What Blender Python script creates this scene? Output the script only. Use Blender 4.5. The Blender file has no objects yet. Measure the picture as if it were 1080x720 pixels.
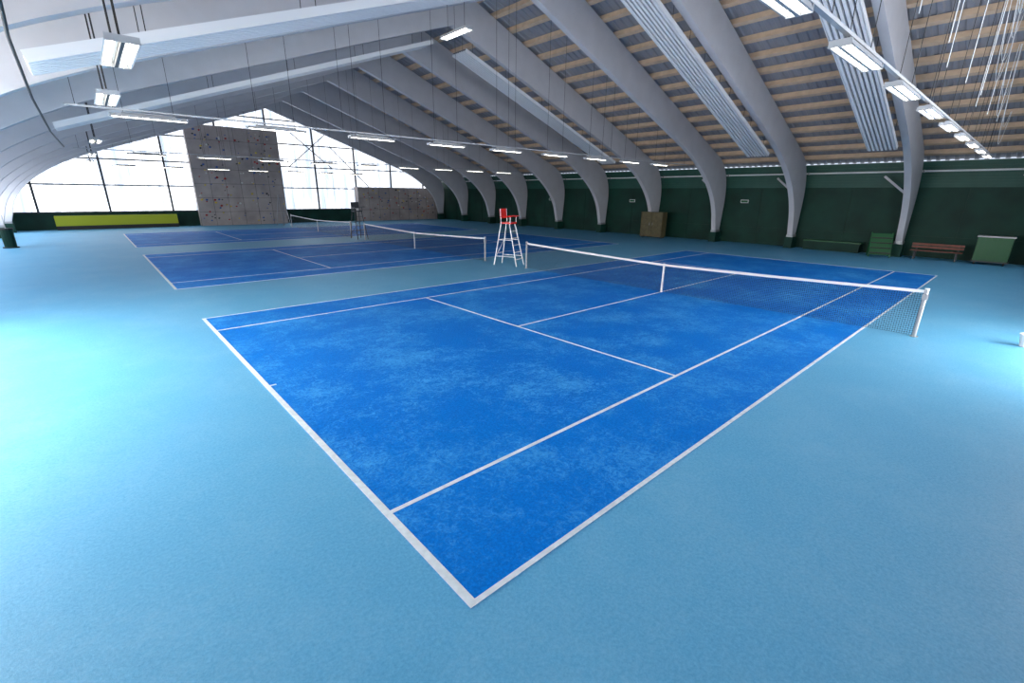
import bpy, bmesh, math, random
from mathutils import Matrix, Vector
random.seed(4)
scn=bpy.context.scene
try:
    scn.view_settings.view_transform='Standard'
    scn.view_settings.look='None'
    scn.view_settings.exposure=0.0
except Exception: pass

# ------------------------------------------------------------ materials
def lin(c): return tuple(((v/255)/12.92 if v/255<=.04045 else ((v/255+.055)/1.055)**2.4) for v in c)+(1,)
def mat(name,col,rough=.6,metal=0,noise=0,scale=8,spec=.5,emit=None,estr=0,bump=0):
    m=bpy.data.materials.new(name);m.use_nodes=True;n=m.node_tree;b=n.nodes['Principled BSDF']
    c=lin(col);b.inputs['Base Color'].default_value=c;b.inputs['Roughness'].default_value=rough
    b.inputs['Metallic'].default_value=metal;b.inputs['Specular IOR Level'].default_value=spec
    if emit: 
        b.inputs['Emission Color'].default_value=lin(emit);b.inputs['Emission Strength'].default_value=estr
    if noise or bump:
        tc=n.nodes.new('ShaderNodeTexCoord');t=n.nodes.new('ShaderNodeTexNoise')
        t.inputs['Scale'].default_value=scale;t.inputs['Detail'].default_value=4
        n.links.new(tc.outputs['Object'],t.inputs['Vector'])
        if noise:
            r=n.nodes.new('ShaderNodeValToRGB')
            r.color_ramp.elements[0].position=.3;r.color_ramp.elements[1].position=.7
            r.color_ramp.elements[0].color=tuple(v*(1-noise) for v in c[:3])+(1,)
            r.color_ramp.elements[1].color=tuple(min(1,v*(1+noise)) for v in c[:3])+(1,)
            n.links.new(t.outputs['Fac'],r.inputs['Fac']);n.links.new(r.outputs['Color'],b.inputs['Base Color'])
        if bump:
            bu=n.nodes.new('ShaderNodeBump');bu.inputs['Strength'].default_value=bump
            n.links.new(t.outputs['Fac'],bu.inputs['Height']);n.links.new(bu.outputs['Normal'],b.inputs['Normal'])
    return m
def carpet(name,c1,c2,dust,dustamt,rough,spec,lo=.21,hi=.38):
    m=bpy.data.materials.new(name);m.use_nodes=True;n=m.node_tree;L=n.links;b=n.nodes['Principled BSDF']
    tc=n.nodes.new('ShaderNodeTexCoord')
    t=n.nodes.new('ShaderNodeTexNoise');t.inputs['Scale'].default_value=34;t.inputs['Detail'].default_value=6;t.inputs['Roughness'].default_value=.8
    t2=n.nodes.new('ShaderNodeTexNoise');t2.inputs['Scale'].default_value=.6;t2.inputs['Detail'].default_value=9;t2.inputs['Roughness'].default_value=.72
    t3=n.nodes.new('ShaderNodeTexNoise');t3.inputs['Scale'].default_value=9;t3.inputs['Detail'].default_value=8;t3.inputs['Roughness'].default_value=.85;t3.inputs['Distortion'].default_value=1.5
    for q in(t,t2,t3):L.new(tc.outputs['Object'],q.inputs['Vector'])
    r=n.nodes.new('ShaderNodeValToRGB');r.color_ramp.elements[0].position=.36;r.color_ramp.elements[1].position=.64
    r.color_ramp.elements[0].color=lin(c1);r.color_ramp.elements[1].color=lin(c2);L.new(t.outputs['Fac'],r.inputs['Fac'])
    mu=n.nodes.new('ShaderNodeMath');mu.operation='MULTIPLY';L.new(t2.outputs['Fac'],mu.inputs[0]);L.new(t3.outputs['Fac'],mu.inputs[1])
    r2=n.nodes.new('ShaderNodeValToRGB');r2.color_ramp.elements[0].position=lo;r2.color_ramp.elements[1].position=hi
    r2.color_ramp.elements[0].color=(0,0,0,1);r2.color_ramp.elements[1].color=(dustamt,)*3+(1,);L.new(mu.outputs[0],r2.inputs['Fac'])
    mx=n.nodes.new('ShaderNodeMix');mx.data_type='RGBA'
    L.new(r2.outputs['Color'],mx.inputs['Factor']);L.new(r.outputs['Color'],mx.inputs['A']);mx.inputs['B'].default_value=lin(dust)
    L.new(mx.outputs['Result'],b.inputs['Base Color'])
    b.inputs['Roughness'].default_value=rough;b.inputs['Specular IOR Level'].default_value=spec
    bu=n.nodes.new('ShaderNodeBump');bu.inputs['Strength'].default_value=.3;bu.inputs['Distance'].default_value=.01
    L.new(t.outputs['Fac'],bu.inputs['Height']);L.new(bu.outputs['Normal'],b.inputs['Normal'])
    return m
M_floor=carpet('carpet_turquoise',(76,152,196),(102,176,214),(150,198,222),.25,.5,.4)
M_court=carpet('carpet_deep_blue',(0,98,188),(0,128,222),(84,178,240),.62,.6,.12,.23,.36)
M_line=mat('line_white',(216,224,230),.6,noise=.12,scale=12)
M_frame=mat('painted_glulam_grey',(184,184,190),.5,noise=.05,scale=1.5)
M_roof=mat('roof_sheet_grey',(134,137,146),.45,noise=.05,scale=2)
M_purlin=mat('purlin_timber',(200,174,148),.6,noise=.12,scale=3)
M_panel=mat('radiant_panel_white',(212,214,218),.4)
M_panelb=mat('radiant_panel_back',(96,98,106),.5)
M_green=mat('wall_dark_green',(12,52,42),.6,noise=.3,scale=.8,spec=.25)
M_teal=mat('ribbed_cladding_green',(32,78,68),.5,noise=.08,scale=2,spec=.3)
M_black=mat('black_metal',(18,18,20),.5)
M_steel=mat('steel_dark',(44,48,54),.5)
M_galv=mat('galvanised',(150,152,155),.4,metal=.7)
M_white=mat('white_paint',(222,224,226),.4)
M_red=mat('red_plastic',(205,36,30),.4)
M_net=mat('net_cord',(10,14,22),.7)
M_tape=mat('net_tape_white',(220,220,220),.7)
M_wood=mat('bench_wood',(110,54,34),.5,noise=.25,scale=6)
M_crate=mat('cabinet_wood',(84,76,48),.6,noise=.25,scale=5)
M_grn2=mat('green_plastic',(6,84,40),.45)
M_lime=mat('padding_lime',(160,168,20),.6)
M_climb=mat('climbing_wall_panel',(164,154,150),.7,noise=.18,scale=.9)
M_lamp=mat('fluorescent_tube',(255,255,255),emit=(255,248,230),estr=12)
M_refl=mat('lamp_housing',(165,168,173),.35)
hold=[mat('hold_%d'%i,c,.5) for i,c in enumerate([(170,40,40),(210,180,60),(60,90,150),(200,200,195),(40,40,45)])]
# polycarbonate glazing; its emission stands in for daylight
def glazing(name,st,c2=(248,250,255)):
    m=bpy.data.materials.new(name);m.use_nodes=True;n=m.node_tree;L=n.links;b=n.nodes['Principled BSDF']
    tc=n.nodes.new('ShaderNodeTexCoord');w=n.nodes.new('ShaderNodeTexNoise');w.inputs['Scale'].default_value=1.0
    mp=n.nodes.new('ShaderNodeMapping');mp.inputs['Scale'].default_value=(2.5,2.5,.15);L.new(tc.outputs['Object'],mp.inputs['Vector']);L.new(mp.outputs['Vector'],w.inputs['Vector'])
    r=n.nodes.new('ShaderNodeValToRGB');r.color_ramp.elements[0].position=.35;r.color_ramp.elements[1].position=.62
    c=lin(c2);r.color_ramp.elements[0].color=(c[0]*.36,c[1]*.42,c[2]*.5,1);r.color_ramp.elements[1].color=c
    L.new(w.outputs['Fac'],r.inputs['Fac']);L.new(r.outputs['Color'],b.inputs['Emission Color'])
    b.inputs['Base Color'].default_value=lin((220,225,230));b.inputs['Emission Strength'].default_value=st;b.inputs['Roughness'].default_value=.4
    return m
M_glaz=glazing('polycarbonate_glazing',2.1)
M_glowL=glazing('side_glow_mid',13.0)  # added side strip, medium glow to brighten the far courts
M_glowLn=glazing('side_glow_dim',2.0)  # same added strip, weak glow keeps the near left corner dim
M_glowH=glazing('side_glow_strong',72.0,(255,246,234))  # same added strip, strong glow for the bright patch on the left floor
M_glowF=glazing('front_glow',4.6)  # glow added behind the camera to light the beams
M_glowD=glazing('front_door_glow',28.0,(255,246,234))  # glow added for the light patch on the right floor

# ------------------------------------------------------------ mesh builder
class MB:
    def __init__(s): s.bm=bmesh.new();s.mats=[]
    def mi(s,m):
        if m not in s.mats: s.mats.append(m)
        return s.mats.index(m)
    def box(s,c,d,m,rot=None):
        M=Matrix.Translation(c)@(rot.to_4x4() if rot else Matrix.Identity(4))@Matrix.Diagonal((d[0],d[1],d[2],1))
        r=bmesh.ops.create_cube(s.bm,size=1,matrix=M);i=s.mi(m)
        for f in {f for v in r['verts'] for f in v.link_faces}: f.material_index=i
    def bb(s,a,b,m): s.box(((a[0]+b[0])/2,(a[1]+b[1])/2,(a[2]+b[2])/2),(abs(b[0]-a[0]),abs(b[1]-a[1]),abs(b[2]-a[2])),m)
    def rod(s,a,b,r,m,seg=8,r2=None):
        a=Vector(a);b=Vector(b);d=b-a
        M=Matrix.Translation((a+b)/2)@d.to_track_quat('Z','Y').to_matrix().to_4x4()
        q=bmesh.ops.create_cone(s.bm,cap_ends=True,segments=seg,radius1=r,radius2=r if r2 is None else r2,depth=d.length,matrix=M);i=s.mi(m)
        for f in {f for v in q['verts'] for f in v.link_faces}: f.material_index=i
    def beam(s,a,b,w,h,m):
        a=Vector(a);b=Vector(b);d=b-a
        s.box((a+b)/2,(w,h,d.length),m,d.to_track_quat('Z','Y').to_matrix())
    def quad(s,ps,m):
        f=s.bm.faces.new([s.bm.verts.new(p) for p in ps]);f.material_index=s.mi(m);return f
    def prism(s,prof,y0,y1,m):
        a=[s.bm.verts.new((x,y0,z)) for x,z in prof];b=[s.bm.verts.new((x,y1,z)) for x,z in prof];i=s.mi(m)
        n=len(prof)
        for k in range(n):
            f=s.bm.faces.new((a[k],a[(k+1)%n],b[(k+1)%n],b[k]));f.material_index=i
        for L in (a,b[::-1]):
            f=s.bm.faces.new(L);f.material_index=i
    def sph(s,c,r,m,sc=(1,1,1)):
        q=bmesh.ops.create_icosphere(s.bm,subdivisions=1,radius=r,matrix=Matrix.Translation(c)@Matrix.Diagonal((*sc,1)));i=s.mi(m)
        for f in {f for v in q['verts'] for f in v.link_faces}: f.material_index=i
    def obj(s,name,loc=(0,0,0),rot=0,parent=None,recalc=True):
        if recalc: bmesh.ops.recalc_face_normals(s.bm,faces=s.bm.faces[:])
        me=bpy.data.meshes.new(name);s.bm.to_mesh(me);s.bm.free()
        for m in s.mats: me.materials.append(m)
        o=bpy.data.objects.new(name,me);o.location=loc;o.rotation_euler[2]=rot
        bpy.context.collection.objects.link(o)
        if parent: o.parent=parent
        return o

# ------------------------------------------------------------ dimensions
XR=12.3; HW=19.1; XW=XR+HW; XL=XR-HW; YG=49.0; YB=-5.0
def roofz(x): return 11.9-.375*abs(x-XR)
EZ=roofz(XW)
FY=[-2.6,2.5,7.8,12.6,17.5,22.4,27.3,32.2,37.1,42.0,46.9]

# floor
b=MB();b.bb((XL-.2,YB-.2,-.2),(XW+.2,YG+.2,0),M_floor);b.obj('floor')
# courts
CY=[0,15.6,30.6]
def court(y0):
    b=MB();b.bb((0,y0,.001),(23.77,y0+10.97,.004),M_court);b.obj('tennis_court_surface')
    b=MB();z0,z1=.004,.008
    def ln(x0,y0_,x1,y1_): b.bb((x0,y0+y0_,z0),(x1,y0+y1_,z1),M_line)
    w=.05;bw=.075
    for X in (0,23.77-bw): ln(X,0,X+bw,10.97)
    for Y in (0,1.37,9.6-w,10.97-w): ln(bw,Y,23.77-bw,Y+w)
    for X in (5.485,18.285-w): ln(X,1.37+w,X+w,9.6-w)
    ln(5.485+w,5.485-w/2,18.285-w,5.485+w/2)
    ln(bw,5.465,.17,5.505);ln(23.60,5.465,23.77-bw,5.505)
    b.obj('court_lines')
    # net
    b=MB();X=11.885;ya,yb=y0-.914,y0+11.884
    def top(y):
        t=abs(y-(y0+5.485))/6.4;return .914+.156*t**1.3
    N=64;ys=[ya+(yb-ya)*i/N for i in range(N+1)]
    for i in range(N):
        p,q=ys[i],ys[i+1]
        for sx in (-.012,.012):
            b.quad([(X+sx,p,top(p)-.065),(X+sx,q,top(q)-.065),(X+sx,q,top(q)),(X+sx,p,top(p))],M_tape)
        b.quad([(X-.012,p,top(p)),(X-.012,q,top(q)),(X+.012,q,top(q)),(X+.012,p,top(p))],M_tape)
    nv=int((yb-ya)/.045);c=.0036
    for i in range(nv+1):
        y=ya+(yb-ya)*i/nv
        b.quad([(X,y-c,.03),(X,y+c,.03),(X,y+c,top(y)-.06),(X,y-c,top(y)-.06)],M_net)
    nh=21
    for j in range(nh+1):
        for i in range(0,N,2):
            p,q=ys[i],ys[i+2];zp=.03+(top(p)-.09)*j/nh;zq=.03+(top(q)-.09)*j/nh
            b.quad([(X+.001,p,zp-c),(X+.001,q,zq-c),(X+.001,q,zq+c),(X+.001,p,zp+c)],M_net)
    for y in (ya,yb):
        b.rod((X,y,0.008),(X,y,1.09),.04,M_galv,12);b.rod((X,y,1.09),(X,y,1.11),.045,M_white,12)
        b.rod((X,y,0.004),(X,y,.02),.08,M_galv,12)
    b.bb((X-.05,ya+.05,.85),(X+.05,ya-.05,.98),M_galv)
    b.bb((X-.016,y0+5.46,.01),(X+.016,y0+5.51,.93),M_tape)
    b.obj('tennis_net',recalc=False)
for y in CY: court(y)

# ------------------------------------------------------------ walls
b=MB()
b.bb((XW,YB,0),(XW+.2,YG,3.55),M_green)
b.bb((XW+.0,YB,3.55),(XW+.2,YG,EZ+.1),M_teal)
z=3.6
while z<EZ-.05:
    b.bb((XW-.05,YB,z),(XW,YG,z+.07),M_teal);z+=.14
y=YB+.5
while y<YG:
    b.bb((XW-.025,y,.0),(XW,y+.05,3.5),M_green);y+=2.45
b.bb((XW-.04,YB,1.02),(XW,YG,1.08),M_green)
b.obj('wall_right')
b=MB()
b.bb((XL-.2,YB,0),(XL,YG,1.2),M_green);b.bb((XL-.2,YB,3.4),(XL,YG,EZ+.1),M_teal)
for y in FY: b.bb((XL-.2,y-.3,1.2),(XL,y+.3,3.4),M_green)
b.bb((XL-.2,YB,1.2),(XL,FY[0],3.4),M_green);b.bb((XL-.2,FY[-1],1.2),(XL,YG,3.4),M_green)
b.obj('wall_left')
b=MB()
b.bb((XL-.12,YB,1.2),(XL-.08,4.2,3.4),M_glowLn)
b.bb((XL-.12,4.2,1.2),(XL-.08,12.6,3.4),M_glowH)
b.bb((XL-.12,12.6,1.2),(XL-.08,YG,3.4),M_glowL)
b.obj('added_side_glow')  # unseen glowing strips, added to light the left floor and courts
# gable far
def gable(y,name,win,mglaz,sgn,zb=1.25,hz=(1.3,3.4,5.4,7.5,9.6)):
    b=MB()
    b.bb((XL,y,0),(XW,y+.2*sgn,zb),M_green);b.obj(name)
    b=MB()
    if zb<EZ: pr=[(XL,zb),(XW,zb),(XW,EZ),(XR,roofz(XR)),(XL,EZ)]
    b.prism(pr,y+.08*sgn,y+.12*sgn,mglaz)
    x=XL+2.4
    while x<XW-.5:
        b.bb((x-.07,y-.06*sgn,zb),(x+.07,y+.1*sgn,roofz(x)-.02),M_steel);x+=4.25
    for z in hz:
        hw=min(HW,(11.9-z)/.375)
        b.bb((XR-hw,y-.04*sgn,z-.05),(XR+hw,y+.08*sgn,z+.05),M_steel)
    x=XL+1
    while x<XW:   # fine sheet joints
        b.bb((x-.008,y+.06*sgn,zb),(x+.008,y+.1*sgn,roofz(x)-.02),M_galv);x+=1.06
    for (x0,z0,x1,z1) in ((14.3,5.4,18.6,9.0),(18.6,5.4,14.3,9.0),(22.8,3.4,18.6,7.5)):
        b.beam((x0,y-.03*sgn,z0),(x1,y-.03*sgn,z1),.07,.07,M_steel)
    b.obj(win)
gable(YG,'wall_back','window_2',M_glaz,1)
gable(YB,'wall_front','added_front_glow',M_glowF,-1,4.0,(4.0,6,8,10))  # glazing on this unseen gable is added, kept high to light the beams
b=MB()
b.bb((9.5,YB+.01,0.02),(14,YB+.04,2.6),M_glowD)
for x in (9.5,11,12.5,14): b.bb((x-.05,YB+.01,0.01),(x+.05,YB+.07,2.65),M_steel)
b.bb((9.5,YB+.01,2.58),(14,YB+.07,2.68),M_steel)
b.obj('added_door_glow')  # unseen glowing door, added to throw a light patch on the floor

# ------------------------------------------------------------ ceiling: corrugated sheet + purlins
b=MB()
i=b.mi(M_roof)
for s in (-1,1):
    P=[];y=YB-.3;k=0
    while y<YG+.3:
        P+= [(y,0),(y+.14,0),(y+.18,.05),(y+.32,.05)];y+=.36
    A=[b.bm.verts.new((XR,y,roofz(XR)+.24+d)) for y,d in P]
    B=[b.bm.verts.new((XR+s*(HW+.3),y,11.9-.375*(HW+.3)+.24+d)) for y,d in P]
    for k in range(len(P)-1):
        f=b.bm.faces.new((A[k],A[k+1],B[k+1],B[k]));f.material_index=i
cl=b.obj('ceiling')
b=MB()
for s in (-1,1):
    d=.35
    while d<HW:
        x=XR+s*d;z=11.9-.375*d+.11
        ang=math.atan(.375)*s
        b.box((x,(YB+YG)/2,z),(.2,YG-YB,.22),M_purlin,Matrix.Rotation(ang,3,'Y'))
        d+=1.05
b.obj('roof_purlins')
# ------------------------------------------------------------ arch frames
def prof():
    R=[(0,11.88),(6,11.9-.375*6-.02),(12,11.9-.375*12-.02),(16.4,11.9-.375*16.4-.02)]
    def bez(p0,p1,p2,n):
        return [((1-t)**2*p0[0]+2*t*(1-t)*p1[0]+t*t*p2[0],(1-t)**2*p0[1]+2*t*(1-t)*p1[1]+t*t*p2[1]) for t in [k/n for k in range(n+1)]]
    R+=bez((17.2,5.42),(19.0,4.7),(18.85,2.6),10)
    R+=[(18.65,.65),(18.1,.65)]
    R+=bez((17.85,1.5),(17.3,4.0),(12.6,5.75),14)
    R+=[(0,10.2)]
    return R
PR=prof()
L=[(-x,z) for x,z in PR][::-1]
full=[(XR+x,z) for x,z in PR[:-1]]+[(XR,10.2)]+[(XR+x,z) for x,z in L[1:-1]]
for y in FY:
    b=MB();b.prism(full,y-.14,y+.14,M_frame)
    for s in (-1,1):
        b.bb((XR+s*18.0,y-.22,0),(XR+s*18.8,y+.22,.66),M_green)
        b.bb((XR+s*18.05,y-.17,.64),(XR+s*18.7,y+.17,.8),M_galv)
    b.beam((XR+18.2,y+.1,3.1),(XR+18.2,y+1.3,4.1),.1,.1,M_frame)
    b.obj('roof_arch_frame')

# ------------------------------------------------------------ radiant heating panels (ribbed, along the rafters)
def hpanel(y,side,d0,d1,drop=.5,w=1.05):
    b=MB();s=side
    z=lambda d:10.2-.352*d-drop
    a=(XR+s*d0,y,z(d0));c=(XR+s*d1,y,z(d1))
    rot=Matrix.Rotation(math.atan(.352)*s,3,'Y')
    ln=math.hypot(d1-d0,z(d0)-z(d1));mid=((a[0]+c[0])/2,y,(a[2]+c[2])/2)
    b.box((mid[0],y,mid[2]+.09),(ln,w,.04),M_panelb,rot)
    n=7
    for k in range(n):
        yy=y-w/2+w*(k+.5)/n
        b.box((mid[0],yy,mid[2]+.02),(ln,.085,.1),M_panel,rot)
    for e in (-1,1): b.box((mid[0],y+e*w/2,mid[2]+.05),(ln,.03,.16),M_panel,rot)
    d=d0+.5
    while d<d1:
        for e in (-.4,.4): b.rod((XR+s*d,y+e,z(d)+.08),(XR+s*d,y+e,11.9-.375*d+.1),.008,M_black,5)
        d+=2.8
    b.obj('radiant_heating_panel')
for y in (3.2,8.5,18.2):
    hpanel(y,1,.9,13.2)
for y in (8.5,18.2):
    hpanel(y,-1,.9,14.1)

# ------------------------------------------------------------ fluorescent fixtures
def fixture(x,y,z,along='x',ln=1.55,w=.26,cr=.006):
    b=MB();h=ln/2
    b.prism([(-w/2,-.02),(-w/2+.03,.05),(w/2-.03,.05),(w/2,-.02),(w/2-.02,-.02),(w/2-.05,.03),(-w/2+.05,.03),(-w/2+.02,-.02)],-h,h,M_refl)
    for e in (-1,1): b.bb((-w/2+.01,e*h-.01,-.03),(w/2-.01,e*h+.01,.05),M_refl)
    b.bb((-.02,-h,-.035),(.02,h,.03),M_steel if w>.3 else M_refl)
    for e in (-.24*w,.24*w): b.rod((e,-h+.03,-.008),(e,h-.03,-.008),.019,M_lamp,6)
    b.bb((-.04,-h*.7,.05),(.04,h*.7,.1),M_refl)
    o_r=math.pi/2 if along=='x' else 0
    for e in (-h*.65,h*.65):
        xx=x+(e if along=='x' else 0)
        zt=11.9-.375*abs(xx-XR)-.01
        b.rod((0,e,.09),(0,e,zt-z),cr,M_black,5)
    b.obj('fluorescent_light',(x,y,z),o_r)
for ry,x0,n in ((-.15,3.2,9),(13.2,0.05,9),(28.4,1.2,9),(43.5,1.2,7)):
    for k in range(n): fixture(x0+2.95*k,ry,4.7)
for y in (6.4,10.6,21.5,30,38): fixture(-.85,y,4.7,'y',w=.36,cr=.014)
fixture(7.6,10.6,7.5,'y',1.3,.3)
# conduits carrying the light rows
for ry in (-.15,13.2,28.4):
    b=MB();b.bb((-1.5,ry-.03,4.83),(27,ry+.03,4.87),M_refl)
    for x in (-1.3,5,12,19,26.5): b.rod((x,ry+.03,4.86),(x,ry+.03,roofz(x)-.01),.006,M_black,5)
    b.obj('cable_tray')

# ------------------------------------------------------------ climbing walls
def climb(name,x0,x1,h,y,n):
    b=MB();b.bb((x0,y,0),(x1,YG-.1,h),M_climb)
    x=x0
    while x<x1-.05:
        b.bb((x,y-.012,0),(x+.02,y,h),M_steel);x+=1.22
    z=1.2
    while z<h: b.bb((x0,y-.012,z),(x1,y,z+.02),M_steel);z+=1.22
    for _ in range(n):
        b.sph((random.uniform(x0+.2,x1-.2),y-.03,random.uniform(.3,h-.2)),random.uniform(.05,.12),random.choice(hold),(1,.6,.8))
    return b.obj(name)
climb('climbing_wall',5.9,13.3,8.5,48.2,150)
climb('bouldering_wall',20.8,30.9,3.6,48.0,90)
# lime padding strip & dark bench under glazing
b=MB();b.bb((-3.6,48.3,0.0),(4.2,48.95,.3),M_black);b.bb((-3.6,48.25,.3),(4.2,48.97,1.05),M_lime)
b.obj('padded_barrier')

# ------------------------------------------------------------ umpire chairs
def umpire(x,y,rot,mseat,mleg):
    b=MB();H=1.78
    for sx in (-1,1):
        b.rod((sx*.36,-.62,0),(sx*.24,-.2,H),.024,mleg)       # front (ladder)
        b.rod((sx*.36,.5,0),(sx*.24,.22,H),.024,mleg)         # rear
        b.rod((sx*.335,-.53,.4),(sx*.335,.44,.4),.014,mleg)
        b.rod((sx*.28,-.35,1.1),(sx*.28,.33,1.1),.014,mleg)
        b.rod((sx*.27,-.25,H+.05),(sx*.27,-.25,H+.3),.016,mleg)
        b.rod((sx*.27,.2,H),(sx*.27,.24,H+.62),.016,mleg)
        b.rod((sx*.27,-.27,H+.3),(sx*.27,.24,H+.3),.02,mseat)
    for k in range(1,6):
        t=k/6;b.bb((-.36+.12*t,-.62+.42*t-.05,H*t-.012),(.36-.12*t,-.62+.42*t+.05,H*t+.012),mleg)
    for z,yy in ((.5,.42),(1.1,.32)): b.rod((-.32,yy,z),(.32,yy,z),.014,mleg)
    b.rod((-.35,.46,.3),(.29,.33,1.1),.011,mleg)
    b.bb((-.27,-.28,H),(.27,.24,H+.07),mseat)
    b.box((0,.24,H+.42),(.56,.035,.4),mseat,Matrix.Rotation(-.1,3,'X'))
    b.bb((.27,-.3,H+.3),(.5,.0,H+.33),mseat)
    b.obj('umpire_chair',(x,y,0),rot)
umpire(11.95,13.15,0.35,M_red,M_white)
umpire(11.95,28.6,0,M_steel,M_steel)
# step ladder
b=MB()
for sx in (-1,1):
    b.rod((sx*.35,-.6,0),(sx*.2,0,2.7),.03,M_galv);b.rod((sx*.35,.6,0),(sx*.2,0,2.7),.03,M_galv)
for k in range(1,9):
    t=k/9;b.bb((-.35+.15*t,-.6+.6*t-.04,2.7*t-.015),(.35-.15*t,-.6+.6*t+.04,2.7*t+.015),M_galv)
b.bb((-.22,-.12,2.68),(.22,.12,2.72),M_galv)
b.obj('step_ladder',(12.0,45.2,0),.2)
# bench
def bench(x,y,rot):
    b=MB()
    for e in (-.8,.8):
        b.bb((e-.03,-.2,0),(e+.03,-.15,.42),M_steel);b.bb((e-.03,.17,0),(e+.03,.22,.8),M_steel);b.bb((e-.03,-.2,.38),(e+.03,.2,.42),M_steel)
    for k in range(4): b.bb((-1,-.2+.1*k,.42),(1,-.12+.1*k,.46),M_wood)
    for k in range(2): b.bb((-1,.15,.56+.14*k),(1,.18,.66+.14*k),M_wood)
    b.obj('bench',(x,y,0),rot)
bench(30.2,.9,-math.pi/2)
# green storage cart
b=MB()
b.bb((-.6,-.3,.14),(.6,.3,1.3),M_grn2)
for k in range(6): b.bb((-.58+.2*k,-.33,.2),(-.52+.2*k,-.3,1.22),M_grn2)
b.bb((-.64,-.34,1.28),(.64,.34,1.34),M_galv);b.bb((-.64,-.34,.12),(.64,.34,.18),M_steel)
for sx in (-.5,.5):
    for sy in (-.24,.24): b.rod((sx-.03,sy,.07),(sx+.03,sy,.07),.07,M_black,12)
b.obj('storage_cart',(30.2,-1.1,0),-math.pi/2)
# green folding scoreboard
b=MB()
for sx in (-.45,.45):
    b.beam((sx,-.35,.02),(sx,.2,1.25),.05,.05,M_grn2);b.beam((sx,.38,.02),(sx,.2,1.25),.05,.05,M_grn2)
b.quad([(-.45,-.3,.12),(.45,-.3,.12),(.45,.17,1.2),(-.45,.17,1.2)],M_grn2)
for k in range(4): b.bb((-.45,-.34+.11*k,.2+.25*k),(.45,-.3+.11*k,.26+.25*k),M_black)
b.obj('folding_scoreboard',(29.6,1.9+1.2,0),-math.pi/2+.3)
# wooden cabinet
b=MB();b.bb((-.9,-.3,.08),(.9,.3,1.85),M_crate)
for x in (-.88,-.02,.82): b.bb((x,-.34,.1),(x+.06,-.3,1.83),M_crate)
for z in (.1,.95,1.77): b.bb((-.9,-.335,z),(.9,-.3,z+.06),M_crate)
for sx in (-.8,.8): b.bb((sx-.05,-.25,0),(sx+.05,.25,.1),M_steel)
b.rod((-.12,-.36,.9),(-.12,-.36,1.1),.012,M_galv);b.rod((.12,-.36,.9),(.12,-.36,1.1),.012,M_galv)
b.obj('storage_cabinet',(29.9,17.0,0),-math.pi/2)
# low green ledge boxes along the right wall
b=MB();b.bb((30.6,4.2,0),(31.25,7.0,.5),M_green);b.bb((30.55,4.15,.5),(31.28,7.05,.56),M_grn2);b.obj('equipment_box')
# wall signs
for y,z in ((20,2.5),(11.2,2.6),(29,2.5)):
    b=MB();b.bb((XW-.08,y-.25,z),(XW-.03,y+.25,z+.2),M_white);b.bb((XW-.085,y-.22,z+.03),(XW-.08,y+.22,z+.17),M_grn2);b.obj('exit_sign')
# pipe along right eave between frames
b=MB();b.rod((31.25,YB,4.35),(31.25,YG,4.35),.045,M_white,8)
for y in FY: b.bb((31.15,y-.18,4.28),(31.34,y-.13,4.42),M_galv)
b.obj('eave_pipe')
b=MB();b.rod((0,0,0),(0,0,.06),.32,M_black,16);b.rod((0,0,.06),(0,0,.95),.24,M_green,14,.26);b.rod((0,0,.95),(0,0,1.02),.28,M_black,14)
b.rod((.0,0,1.02),(0,0,1.7),.02,M_galv);b.obj('waste_bin',(-5.0,34.2,0))
# white ball bucket by the right edge
b=MB();b.rod((0,0,0.0),(0,0,.26),.12,M_white,18,.16);b.rod((0,0,.25),(0,0,.275),.17,M_white,18);b.obj('white_bucket',(12.78,-2.66,0))
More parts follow.
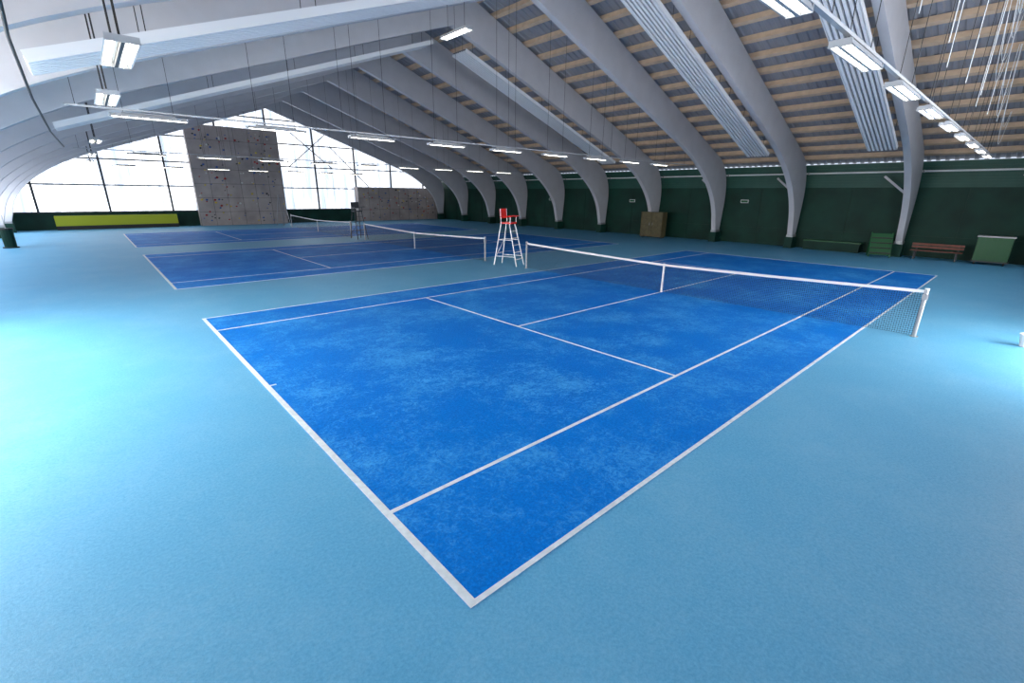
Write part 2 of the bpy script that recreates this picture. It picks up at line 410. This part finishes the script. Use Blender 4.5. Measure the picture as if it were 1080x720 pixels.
# divider net cords (white) at right near camera
def curve(name,lines,r,m):
    cu=bpy.data.curves.new(name,'CURVE');cu.dimensions='3D';cu.bevel_depth=r;cu.bevel_resolution=1
    for pts in lines:
        sp=cu.splines.new('POLY');sp.points.add(len(pts)-1)
        for i,p in enumerate(pts): sp.points[i].co=(*p,1)
    o=bpy.data.objects.new(name,cu);bpy.context.collection.objects.link(o);cu.materials.append(m);return o
lines=[]
for k in range(9):
    x0=6.0+k*2.1;x1=x0+4.2;y=-.16-.12*(k%3);n=14
    za=roofz(x0)-.02;zb=roofz(min(x1,30))-.02
    for dd in (2.2,3.3):
        lines.append([(x0+(x1-x0)*t,y-.02*dd,za*(1-t)+zb*t-dd*4*t*(1-t)*.62) for t in [i/n for i in range(n+1)]])
    lines.append([(x0,y,za),(x0+.1,y,5.6)])
curve('divider_net_cords',lines,.008,M_white)
# dark cable at left top
curve('hanging_cable',[[(-1.75,3.5,5.75),(-1.8,5.5,5.1),(-1.9,7.7,4.95),(-1.95,12,4.75),(-1.9,17,4.55),(-1.75,22.4,4.5)]],.022,M_black)

# ------------------------------------------------------------ world
w=bpy.data.worlds.new('world');scn.world=w;w.use_nodes=True
w.node_tree.nodes['Background'].inputs[0].default_value=(.75,.85,1,1);w.node_tree.nodes['Background'].inputs[1].default_value=1.0

# ------------------------------------------------------------ camera
cx=[-1.5633,-2.1691,2.988,0.8371,-0.3122,0.0103,480.19]
yaw,pit,rol=cx[3:6]
f=Vector((math.cos(pit)*math.cos(yaw),math.cos(pit)*math.sin(yaw),math.sin(pit)))
r=Vector((math.sin(yaw),-math.cos(yaw),0));u=r.cross(f)
c,s=math.cos(rol),math.sin(rol)
r2=c*r+s*u;u2=-s*r+c*u
M=Matrix((r2,u2,-f)).transposed().to_4x4();M.translation=Vector(cx[:3])
cd=bpy.data.cameras.new('camera');co=bpy.data.objects.new('camera',cd);bpy.context.collection.objects.link(co)
co.matrix_world=M;cd.sensor_width=36;cd.lens=cx[6]/30;cd.clip_start=.05;cd.clip_end=300
scn.camera=co
